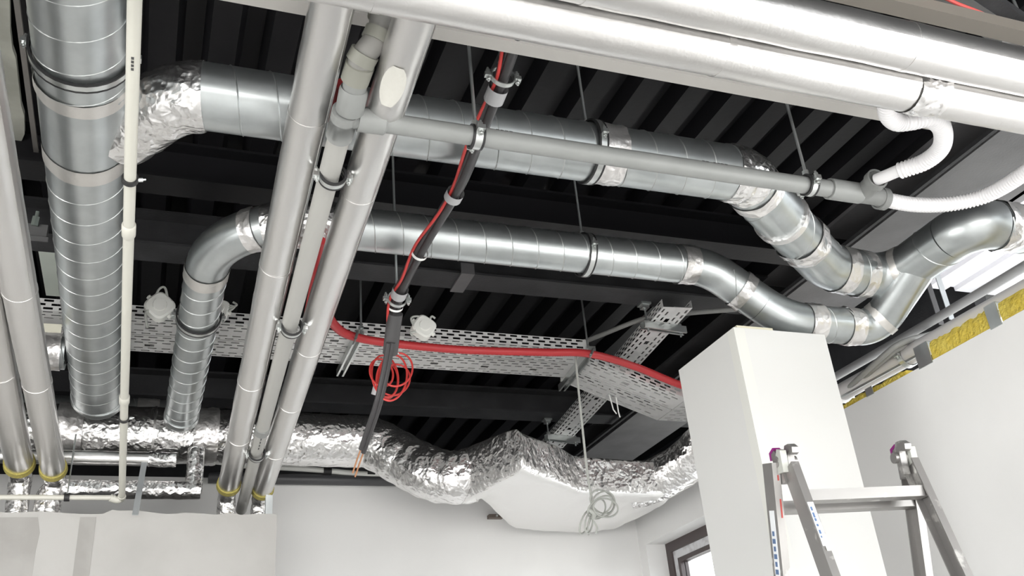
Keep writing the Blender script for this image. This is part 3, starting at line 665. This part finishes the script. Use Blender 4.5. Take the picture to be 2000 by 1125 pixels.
# red loops
t = thing('cable_coil', 'coil of thin red cable tied around the hanging black cables', 'cable', WY(760, 740, 3.55))
loops = [((765, 738), 30, 46, .25, 3.46), ((752, 735), 26, 42, -.25, 3.49), ((775, 722), 33, 36, .5, 3.44), ((757, 745), 20, 34, .1, 3.52), ((745, 728), 24, 30, -.5, 3.47), ((770, 742), 36, 38, .75, 3.50)]
for (c, a, b, rt, yy) in loops:
    pts = []
    for k in range(37):
        th = 2 * math.pi * k / 36; x = a * math.cos(th); y = b * math.sin(th)
        pts.append(WY(c[0] + x * math.cos(rt) + y * math.sin(rt) * -.6, c[1] + y * math.cos(rt) * 1. + x * math.sin(rt) * .5, yy - .05 * math.sin(th)))
    part('cable_loop', tube(pts, .0042, 8, False), RED, t, 60)
part('zip_tie', tube([WY(746, 684, 3.49), WY(762, 696, 3.40), WY(778, 690, 3.46)], .003, 8), ZIP, t)
part('tie_tape', tube([WY(742, 752, 3.52), WY(737, 772, 3.54)], .026, 16), GTAPE, t)

# ================================================================== cable trays
HT = EYE + 2.06
def tray(p0, p1, width, label, hf=.06, rows=6, group='perforated cable trays'):
    p0 = V(p0); p1 = V(p1); u = (p1 - p0).normalized(); v = V((0, 0, 1)).cross(u); L = (p1 - p0).length   # v points to +Y side for +X run
    t = thing('cable_tray', label, 'cable tray', (p0 + p1) / 2, group)
    obs = [part('base_panel', perf(p0, u, v, L, width, rows, big=rows // 2), TRAY, t, None), part('side_flange', perf(p0, u, (0, 0, 1), L, hf, 3), TRAY, t, None), part('side_flange', perf(p0 + v * width, u, (0, 0, 1), L, hf, 3), TRAY, t, None)]
    for o in obs: s = o.modifiers.new('sheet', 'SOLIDIFY'); s.thickness = .0016
    return t
ya, yb = W(800, 655, 2.06).y, W(800, 716, 2.06).y; mid = ya + (yb - ya) * .5
bxn, bxf = W(1140, 694, 2.06), W(1105, 742, 2.06)
tray((-1.9, ya, HT), (bxn.x, ya + .02, HT), mid - ya - .008, 'near straight cable tray under the dark beams, with the red conduit')
tray((-1.9, mid + .004, HT), (bxf.x - .03, mid + .024, HT), yb - mid - .004, 'far straight cable tray beside the near one')
yn, yf = 4.44, 4.81; b0 = 2.235; b1 = 2.86; z1_ = EYE + 1.83; hw_ = (yf - yn) * .485
for nm, y_ in (('near', yn), ('far', yf - hw_)):
    tray((b0, y_, HT - .007), (b1, y_, z1_), hw_, nm + ' sloping cable tray dropping towards the column')
    tray((b1 + .004, y_, z1_), (4.1, y_, z1_), hw_, nm + ' level cable tray end behind the column')
# cross tray along Y
HC = EYE + 2.13
c0 = W(1298, 622, 2.13); c1 = W(1085, 866, 2.13); cu = (c1 - c0).normalized()
tray(c0 + V((.09, -.15, 0)), c1 + cu * .1 + V((.09, 0, 0)), .17, 'narrow cable tray running away above the sloping trays', .045, 5)
# brackets
def strut(p0, p1, label, rods, group='strut brackets under the trays', zt=ZD, clampz=None):
    t = thing('strut_bracket', label, 'bracket', (V(p0) + V(p1)) / 2, group)
    part('strut_channel', cchan(V(p0) + V((0, 0, -.042)), V(p1) + V((0, 0, -.042)), .041, .041, .003, (0, 0, -1)) if False else cchan(p0, p1, .041, .041, .003, (0, 0, -1)), STEEL, t, None)
    for r_ in rods:
        part('threaded_rod', cyl(V(r_) + V((0, 0, -.06)), V((r_[0], r_[1], clampz or zt)), .0055, 10), ROD, t)
        part('rod_nut', revolve(V(r_) + V((0, 0, .002)), (0, 0, 1), [(0, .0001), (0, .014), (.014, .014), (.014, .0001)], 6, False), STEEL, t)
        if clampz: part('beam_clamp', join(box((r_[0] - .03, r_[1] - .03, clampz), (r_[0] + .03, r_[1] + .03, clampz + .012)), box((r_[0] - .02, r_[1] - .02, clampz - .02), (r_[0] + .02, r_[1] + .02, clampz))), STEEL, t, None)
    return t
s0, s1 = W(703, 645, 2.056), W(664, 722, 2.056)
strut(s0, s1, 'strut bracket under the straight trays left of the hanging cables', [(s0.x + .005, ya - .03, HT)])
s0, s1 = W(1156, 676, 2.056), W(1096, 752, 2.056)
strut(s0, s1, 'strut bracket where the trays bend towards the column', [(s0.x + .0, s0.y + .05, HT)])
s0, s1 = W(1254, 628, 2.127), W(1336, 640, 2.127)
strut(s0, s1, 'strut bracket holding the narrow tray at the nearer beam', [s0 + V((.03, 0, 0)), s1 - V((.03, 0, 0))], clampz=EYE + HB - .012)
s0, s1 = W(1066, 848, 2.127), W(1130, 856, 2.127)
strut(s0, s1, 'strut bracket holding the narrow tray above the foil duct', [s0 + V((.02, 0, 0)), s1 - V((.03, 0, 0))], clampz=EYE + HB - .012)
# red conduit along the tray
t = thing('red_conduit', 'thick red corrugated conduit running along the cable tray', 'conduit', W(900, 680, 2.02))
rc = smooth_path([W(*p) for p in ((640, 560, 1.78), (640, 610, 1.90), (658, 640, 1.965), (690, 657, 1.985), (760, 670, 1.985), (900, 683, 1.985), (1060, 688, 1.985), (1150, 691, 1.985))] + [WY(1240, 716, 4.385), WY(1345, 757, 4.385), V((3.3, 4.39, EYE + 1.80)), V((4.0, 4.39, EYE + 1.80))], 40)
part('corrugated_tube', tube(rc, .0215, 16, True, lambda s, i: .0215 * (1.04 if i % 2 else .96)), REDC, t, 60)
part('cable_tie', tube([W(699, 646, 2.0), W(695, 660, 1.955), W(690, 671, 2.0)], .007, 8), STEEL, t)
part('cable_tie', tube([W(1159, 682, 2.0), W(1154, 693, 1.955), W(1150, 703, 2.0)], .007, 8), STEEL, t)
single('conduit_stub', tube(smooth_path([W(*p) for p in ((628, 470, 1.72), (618, 530, 1.73), (600, 620, 1.74))], 10), .016, 14), REDC, 'short red conduit visible between the grey drain and the foil pipe', 'conduit')
# pale dangling ties under the angled tray
for i, (a, b, c) in enumerate((((1190, 785), (1198, 800), (1204, 808)), ((1203, 788), (1208, 805), (1211, 815)))):
    single('zip_tie', tube([WY(a[0], a[1] - 14, 4.74), WY(b[0], b[1], 4.73), WY(c[0], c[1], 4.74)], .004, 8), ZIP, ('left' if i == 0 else 'right') + ' of two pale zip tie tails dangling under the sloping trays', 'zip tie', 'zip tie tails')
# conduits between beams
single('electrical_conduit', tube(smooth_path([W(*p) for p in ((1130, 672, 2.2), (1180, 652, 2.21), (1260, 622, 2.21), (1340, 612, 2.2), (1440, 604, 2.18))], 8), .014, 12), mat('grey_conduit', (.25, .25, .24), .5), 'thin grey conduit rising from the tray to the beam by the column', 'conduit')
# white junction boxes on the tray
def jbox(cpx, y, s, label, rot, extra):
    c = WY(*cpx, y); t = thing('junction_box', label, 'junction box', c, 'white junction boxes on the tray')
    R_ = Matrix.Rotation(rot, 3, 'Y'); n = 24; vs, fs = [], []
    for (dy, k) in ((.025, 1.0), (-.02, 1.0), (-.028, .86), (-.028, .01)):
        for i in range(n):
            a = 2 * math.pi * i / n; ca, sa = math.cos(a), math.sin(a)
            vs.append(c + R_ @ V((math.copysign(abs(ca) ** .55, ca) * s * k, dy, math.copysign(abs(sa) ** .55, sa) * s * k)))
    for j in range(3):
        for i in range(n): a = j * n + i; b = j * n + (i + 1) % n; fs.append((a, b, b + n, a + n))
    part('housing', (vs, fs), WHITEP, t, 40)
    part('lid', revolve(c + V((0, -.028, 0)), (0, -1, 0), [(0, .0001), (0, s * .55), (.008, s * .5), (.008, .0001)], 24, False), WHITEP, t, 40)
    for sg in (-1, 1): part('cable_gland', cyl(c + R_ @ V((sg * s * .9, 0, 0)), c + R_ @ V((sg * s * 1.25, 0, 0)), s * .2, 14), WHITEP, t)
    for (pts) in extra: part('cable_tail', tube(smooth_path([WY(a, b, y - .02) for a, b in pts], 6), .0055, 8), ROPE, t)
    return t
jbox((827, 640), 4.18, .055, 'white junction box with cable tails on the tray right of the hanging cables', .6, [((812, 645), (803, 622), (818, 618), (826, 628)), ((838, 628), (843, 618), (850, 622)), ((812, 648), (802, 650), (806, 657))])
jbox((312, 600), 4.12, .058, 'white junction box behind the capped duct leg, at its left', .75, [((300, 590), (310, 566), (322, 562), (328, 585)), ((295, 605), (284, 612), (288, 640))])
jbox((425, 606), 4.16, .05, 'white junction box behind the capped duct leg, at its right', .2, [((430, 606), (445, 603), (462, 596), (455, 590)), ((435, 610), (450, 606), (458, 600)), ((430, 600), (448, 597), (460, 600))])
# label plate on tray at left
single('tray_label', join(bar(WY(82, 640, 4.0), WY(120, 642, 4.0), .04, .003, (0, 0, 1))), mat('tray_sticker', (.62, .60, .50), .6), 'pale sticker beside the large duct under the cable tray', 'label', smooth=None)

# ================================================================== grey-white cable with coil in front of the plenum
t = thing('cable_coil', 'pale grey cable hanging from the tray with a knotted coil before the plenum', 'cable', WY(1160, 1000, 4.3))
yc = 4.37
part('hanging_cable', tube(smooth_path([WY(1123, 676, yc), WY(1126, 720, yc), WY(1137, 830, yc), WY(1148, 930, yc), WY(1156, 975, yc), WY(1158, 1002, yc)], 6), .0065, 10), ROPE, t)
for (c, a, b, rt, dy) in [((1178, 985), 22, 26, .5, 0), ((1172, 990), 16, 28, .9, -.02), ((1183, 992), 24, 18, .2, -.03), ((1176, 980), 26, 20, .8, .02), ((1168, 994), 14, 20, .3, .03), ((1143, 1020), 8, 24, .35, 0), ((1150, 1022), 7, 20, .15, -.02)]:
    pts = []
    for k in range(31):
        th = 2 * math.pi * k / 30; x = a * math.cos(th); y = b * math.sin(th); pts.append(WY(c[0] + x * math.cos(rt) - y * math.sin(rt), c[1] + x * math.sin(rt) + y * math.cos(rt), yc + dy + .03 * math.cos(th)))
    part('cable_loop', tube(pts, .0048, 8, False), ROPE, t, 60)
part('knot', tube(smooth_path([WY(1150, 995, yc - .03), WY(1160, 1003, yc - .04), WY(1158, 1012, yc - .02)], 5), .012, 10), ROPE, t, 60)
part('loose_end', tube(smooth_path([WY(1152, 1010, yc), WY(1148, 1030, yc), WY(1150, 1045, yc)], 5), .0045, 8), ROPE, t)
part('loose_end', tube(smooth_path([WY(1156, 1012, yc), WY(1166, 1030, yc), WY(1164, 1042, yc)], 5), .0045, 8), ROPE, t)

# ================================================================== loose things above back wall
single('white_cable', tube(smooth_path([V((.45, 5.82, EYE + 1.80)), V((.9, 5.84, EYE + 1.79)), V((1.3, 5.84, EYE + 1.765)), V((1.8, 5.86, EYE + 1.77))], 10), .018, 12), WHITEP, 'white cable lying along the top of the back wall', 'cable')
single('dark_pipe', cyl((.3, 5.86, EYE + 1.73), (2.4, 5.86, EYE + 1.73), .035, 18), mat('dark_grey_pipe', (.07, .07, .075), .4), 'dark grey pipe on top of the back wall', 'pipe')
for i, xx in enumerate((1.02, 1.30)):
    single('black_strap', band((xx, 5.84, EYE + 1.778), (1, 0, 0), .019, .05, .006), BLACK, ('left' if i == 0 else 'right') + ' of two black straps on the white cable above the back wall', 'strap', 'black cable straps')
t = thing('fixing_bracket', 'small dark bracket on the back wall under the foil plenum', 'bracket', WY(968, 1009, YB - .02))
c = WY(968, 1009, YB - .03); part('bracket_plate', box((c.x - .05, YB - .05, c.z - .012), (c.x + .05, YB - .001, c.z + .012)), mat('brown_bracket', (.16, .13, .11), .6), t, None); part('bracket_screw', hexbolt((c.x, YB - .05, c.z), (0, -1, 0)), STEEL, t)

# ================================================================== right wall top: pipe, wool, cables
yA, yB_ = 1.6, 3.74
t = thing('insulated_pipe', 'grey white pipe on top of the right wall behind the wool strips', 'pipe', (3.38, 2.7, EYE + 1.5))
part('foil_jacket', tube(lin((3.38, yA, EYE + 1.60), (3.38, 5.7, EYE + 1.66), 60), .047, 28, True, None, .0015, 10), mat('dull_foil', (.70, .68, .68), .5, .08, [('noise', 30, .1, .01, one)]), t, 60)
part('lap_strip', bar((3.345, yA, EYE + 1.565), (3.345, 5.0, EYE + 1.612), .012, .004, (0, 0, 1)), GALV2, t)
hanger((3.38, WX(1770, 690, 3.38).y, EYE + 1.625), (0, 1, 0), .05, None, 'broad ring clamp on the pipe above the right wall', rubber=False, w=.03)
single('grey_pipe', tube(smooth_path([(3.50, yA, EYE + 1.78), (3.50, 2.6, EYE + 1.775), (3.48, 3.3, EYE + 1.77), (3.45, 4.2, EYE + 1.77)], 10), .022, 16), mat('dim_pipe', (.30, .30, .30), .45), 'thin grey pipe running behind the pipe on the right wall', 'pipe')
for i, (o, lb) in enumerate(((0, 'upper grey cable swinging down behind the duct end to the right wall'), (.05, 'lower grey cable swinging down behind the duct end to the right wall'))):
    single('grey_cable', tube(smooth_path([W(1655, 760 + o * 200, 1.62), W(1720, 700 + o * 160, 1.63), W(1765, 668 + o * 160, 1.66), W(1840, 645 + o * 120, 1.74), W(1905, 605 + o * 100, 1.80)], 10), .014, 12), mat('grey_cable_sheath', (.34, .34, .33), .5), lb, 'cable', 'grey cables above the right wall')
# wool strips with steel straps
t = thing('wool_insulation', 'yellow mineral wool strips with steel straps along the right wall top', 'insulation', (XR + .02, 2.8, EYE + 1.462))
zt = EYE + 1.462
def wool(y0_, y1_, ht, x0=.004, x1=.05):
    n = 22; vs, fs = [], []
    for i in range(n + 1):
        y = y0_ + (y1_ - y0_) * i / n; j = random.uniform(-.005, .005); k = random.uniform(-.006, .006)
        for (x, z) in ((XR + x0, zt), (XR + x1, zt), (XR + x1, zt + ht + k), (XR + x0 + .01, zt + ht + k), (XR + x0 + j * .6, zt + ht * .7 + j)): vs.append(V((x, y, z)))
    for i in range(n):
        for k in range(5): a = i * 5 + k; b = i * 5 + (k + 1) % 5; fs.append((a, b, b + 5, a + 5))
    fs.append(tuple(range(5))); fs.append(tuple(range(n * 5, n * 5 + 5))[::-1]); return vs, fs
ys = [WX(1700, 775, XR).y, WX(1770, 735, XR).y, WX(1822, 705, XR).y, WX(1935, 640, XR).y, WX(1957, 628, XR).y]
part('wool_strip', wool(1.7, ys[4], .085), WOOL, t, None); part('wool_strip', wool(ys[3], ys[2], .085), WOOL, t, None); part('wool_strip', wool(ys[1], 3.60, .030), WOOL, t, None)
for (y0_, y1_) in ((ys[3], ys[4]), (ys[2], ys[2] + .085)):
    part('steel_strap', join(box((XR - .004, min(y0_, y1_), zt - .01), (XR, max(y0_, y1_), zt + .09)), box((XR - .004, min(y0_, y1_), zt + .09), (XR + .1, max(y0_, y1_), zt + .094))), GALV, t, None)
part('steel_strap', box((XR - .004, ys[0] - .03, zt - .005), (XR, ys[0] + .02, zt + .035)), GALV, t, None)
single('wool_tuft', wool(3.75, 4.05, .10, .1, .2), WOOL, 'tuft of yellow wool peeping out right of the column top', 'insulation', smooth=None)
# dark hangers behind duct end
for i, (px, py) in enumerate(((1828, 600), (1848, 590))):
    c = W(px, py, 1.95); single('hanger_strap', bar(c + V((0, 0, .3)), c + V((0, 0, -.10)), .035, .004, (1, 0, 0)), GALV if i else BEAMG, ('dark' if i == 0 else 'bright') + ' steel strap hanging behind the duct ends at right', 'strap', 'straps at right', None)

# ================================================================== top right corner
t = thing('cable_channel', 'dark grey channel slanting across the top right corner', 'channel', W(1900, 45, 1.9))
a, b = W(1760, -60, 1.90), W(2060, 135, 1.90)
part('channel', cchan(a, b, .075, .05, .004), mat('dark_channel', (.10, .10, .10), .5), t, None)
part('upper_lip', bar(a + V((.0, -.055, .02)), b + V((.0, -.055, .02)), .05, .03, (0, 1, 0)), BEAM, t, None)
single('red_cable', tube(smooth_path([W(1800, -30, 1.84), W(1860, 3, 1.84), W(1930, 32, 1.84), W(2040, 90, 1.84)], 6), .0055, 10), mat('coral_cable', (.62, .10, .09), .45), 'thin red cable at the top right corner', 'cable')
c = W(1978, 78, 1.86); t = thing('mounting_plate', 'grey mounting plate with a bolt at the top right corner', 'plate', c)
part('plate', join(bar(c + V((-.035, .012, 0)), c + V((.09, -.05, 0)), .06, .012, (0, 1, 0)), bar(c + V((0, .03, -.01)), c + V((.09, .02, -.01)), .03, .012, (0, 1, 0))), mat('plate_grey', (.42, .42, .42), .5, .2), t, None)
part('plate_bolt', hexbolt(W(1997, 78, 1.84), (0, 0, -1), .012, .012), STEEL, t)
a = W(2003, 55, 1.9); single('threaded_rod', cyl(a, (a.x, a.y, ZD), .005, 10), ROD, 'threaded rod hanging in the top right corner', 'rod')
# left top: pale board, thin conduit, painted daylight strip, beam clamp
zz = EYE + 2.37
e = [W(18, -40, 2.37), W(20, 60, 2.37), W(24, 95, 2.37), W(31, 115, 2.37), W(36, 160, 2.37), W(41, 205, 2.37), W(47, 225, 2.37), W(48, 262, 2.37), W(38, 285, 2.37), W(33, 312, 2.37)]
single('ceiling_board', extrude([V((-1.5, e[0].y, zz))] + e + [V((-1.5, e[-1].y, zz))], (0, 0, .02)), PALE, 'pale ragged board under the deck at the upper left edge', 'board', smooth=None)
a, b = W(30, -20, 2.33), W(74, 320, 2.33); single('thin_rail', bar(a, b, .018, .012, (1, 0, 0)), mat('thin_rail_grey', (.16, .15, .14), .5, .3), 'thin brownish rail beside the pale board at upper left', 'rail', smooth=None)
a, b = W(89, 468, 2.40), W(106, 575, 2.40); single('daylight_gap_strip', bar(a, b, .075, .02, (1, 0, 0)), mat('painted_daylight_green', (.80, .86, .78), .7), 'pale green strip painted as a gap of daylight in the deck left of the large duct', 'strip', smooth=None)  # pale colour stands in for daylight glowing through a gap in the deck
c = W(62, 455, 2.2); t = thing('beam_clamp', 'small grey beam clamp with a bolt left of the large duct', 'clamp', c)
part('clamp_body', box((c.x - .06, c.y - .02, c.z - .02), (c.x + .06, c.y + .03, c.z + .035)), mat('clamp_grey', (.12, .12, .12), .5), t, None)
part('clamp_bolt', hexbolt(c + V((.01, -.03, .02)), (.1, -.3, 1), .016, .04), mat('zinc_green', (.20, .23, .21), .4, .5), t)
part('clamp_plate', box((c.x - .02, c.y - .03, c.z - .05), (c.x + .07, c.y - .022, c.z - .03)), mat('clamp_grey', (.12, .12, .12), .5), t, None)

# ================================================================== step ladder
lz = EYE + .76
t = thing('step_ladder', 'paint splashed aluminium step ladder with purple caps in front of the column', 'ladder', (1.98, 2.25, 0))
LB, RB = V((1.765, 2.29, lz)), V((2.175, 2.215, lz))
ra = (RB - LB).normalized(); fa = V((-ra.y, ra.x, 0))      # fa points away from the camera
def leg(topp, sgn, off):
    p = topp + fa * sgn * .028 + V((0, 0, off)); L = p.z; return p, p + fa * sgn * L * .25 - V((0, 0, L))
legs = {}
for nm, B_, sx in (('l', LB, 1), ('r', RB, -1)):
    for sgn, off in ((-1, -.03), (1, .0)):
        p, q = leg(B_ + ra * (-.022 if (sgn > 0) else .012) * sx, sgn, off); legs[nm, sgn] = (p, q); d = (q - p).normalized(); dep_ = fa
        n = d.cross(ra).normalized()
        o = [(-.012, -.032), (.012, -.032), (.012, -.027), (-.007, -.027), (-.007, .027), (.012, .027), (.012, .032), (-.012, .032)]
        part('stile', extrude([p + ra * (a * sx) + n * b for a, b in o], q - p), ALU, t, None)
for sgn in (-1, 1):
    a, b = legs['l', sgn], legs['r', sgn]
    for k in range(8):
        f = (.041 if sgn < 0 else .054) + k * .125
        if f > .98: break
        pa, pb = a[0].lerp(a[1], f), b[0].lerp(b[1], f)
        part('rung', join(bar(pa, pb, .045, .032, fa)), ALU, t, None)
for nm, B_, sx in (('l', LB, 1), ('r', RB, -1)):
    far = [(-.012, -.07), (.016, -.07), (.030, .0), (.048, .018), (.046, .032), (.022, .038), (.004, .02)]
    near = [(-.012, -.07), (.014, -.06), (.022, .010), (.036, .016), (.040, .004), (.056, .006), (.060, .022), (.040, .038), (.015, .040), (.0, .02)]
    for sgn, prof in ((1, far), (-1, near)):
        base_ = B_ + ra * (.012 if sgn < 0 else -.008) * sx
        part('hinge_hook', extrude([base_ + fa * (sgn * a) + V((0, 0, b)) for a, b in prof], ra * .022 * sx), ALU, t, None)
    cp = B_ - ra * .009 * sx
    part('purple_cap', extrude([cp + fa * a + V((0, 0, b)) for a, b in ((.044, .012), (.054, .014), (.052, .038), (.022, .046), (.014, .038), (.042, .031))], ra * .024 * sx), PURPLE, t, None)
    part('hinge_barrel', cyl(B_ + ra * -.02 * sx + V((0, 0, -.005)), B_ + ra * .045 * sx + V((0, 0, -.005)), .017, 18), ALU, t)
    part('hinge_block', extrude([B_ + fa * a + V((0, 0, b)) - ra * .016 * sx for a, b in ((-.03, -.045), (-.035, .02), (-.015, .03), (.0, .01), (.01, -.04))], ra * .02 * sx), mat('hinge_cover', (.52, .53, .49), .5), t, None)
# stickers, print, paint on left stiles
p, q = legs['l', -1]; d = (q - p).normalized(); n = d.cross(ra).normalized(); face = p - n * 0
def on_stile(p, q, f0, f1, w, off, thick, out):
    d = (q - p).normalized(); a = p + d * f0; b = p + d * f1; return bar(a + out + off, b + out + off, w, thick, off if off.length > 1e-6 else fa)
sidev = d.cross(ra).normalized()
if sidev.dot(V((0, -1, 0))) < 0: sidev = -sidev
st = sidev * .0335
part('sticker', bar(p + d * .135 + st, p + d * .27 + st, .018, .0015, ra), STICK, t, None)
for k, L in ((0, .012), (1, .016), (2, .009), (3, .007), (4, .012), (5, .006)):
    a = p + d * (.15 + k * .018) + sidev * .0345 - ra * .003; part('blue_print', bar(a, a + d * L, .006, .001, ra), BLUE, t, None)
for (f, L, w, ofs) in ((.235, .05, .012, .004), (.20, .03, .007, .006)):
    a = p + d * f + sidev * .0345 + ra * ofs; part('paint_splash', bar(a, a + d * L, w, .0012, ra), WHITEP, t, None)
p, q = legs['l', 1]; d = (q - p).normalized()
outl = -ra * .0128
part('sticker', bar(p + d * .14 + outl, p + d * .40 + outl, .03, .0012, fa), STICK, t, None)
for k in range(6): a = p + d * (.20 + .022 * k) + outl * 1.12; part('blue_print', bar(a, a + d * .014, .018 if k % 2 else .012, .001, fa), BLUE, t, None)
sv = -fa
for (f, L) in ((.045, .016), (.115, .055)): a = p + d * f + sv * .0335 + ra * .004; part('red_mark', bar(a, a + d * L, .005, .001, ra), REDP, t, None)
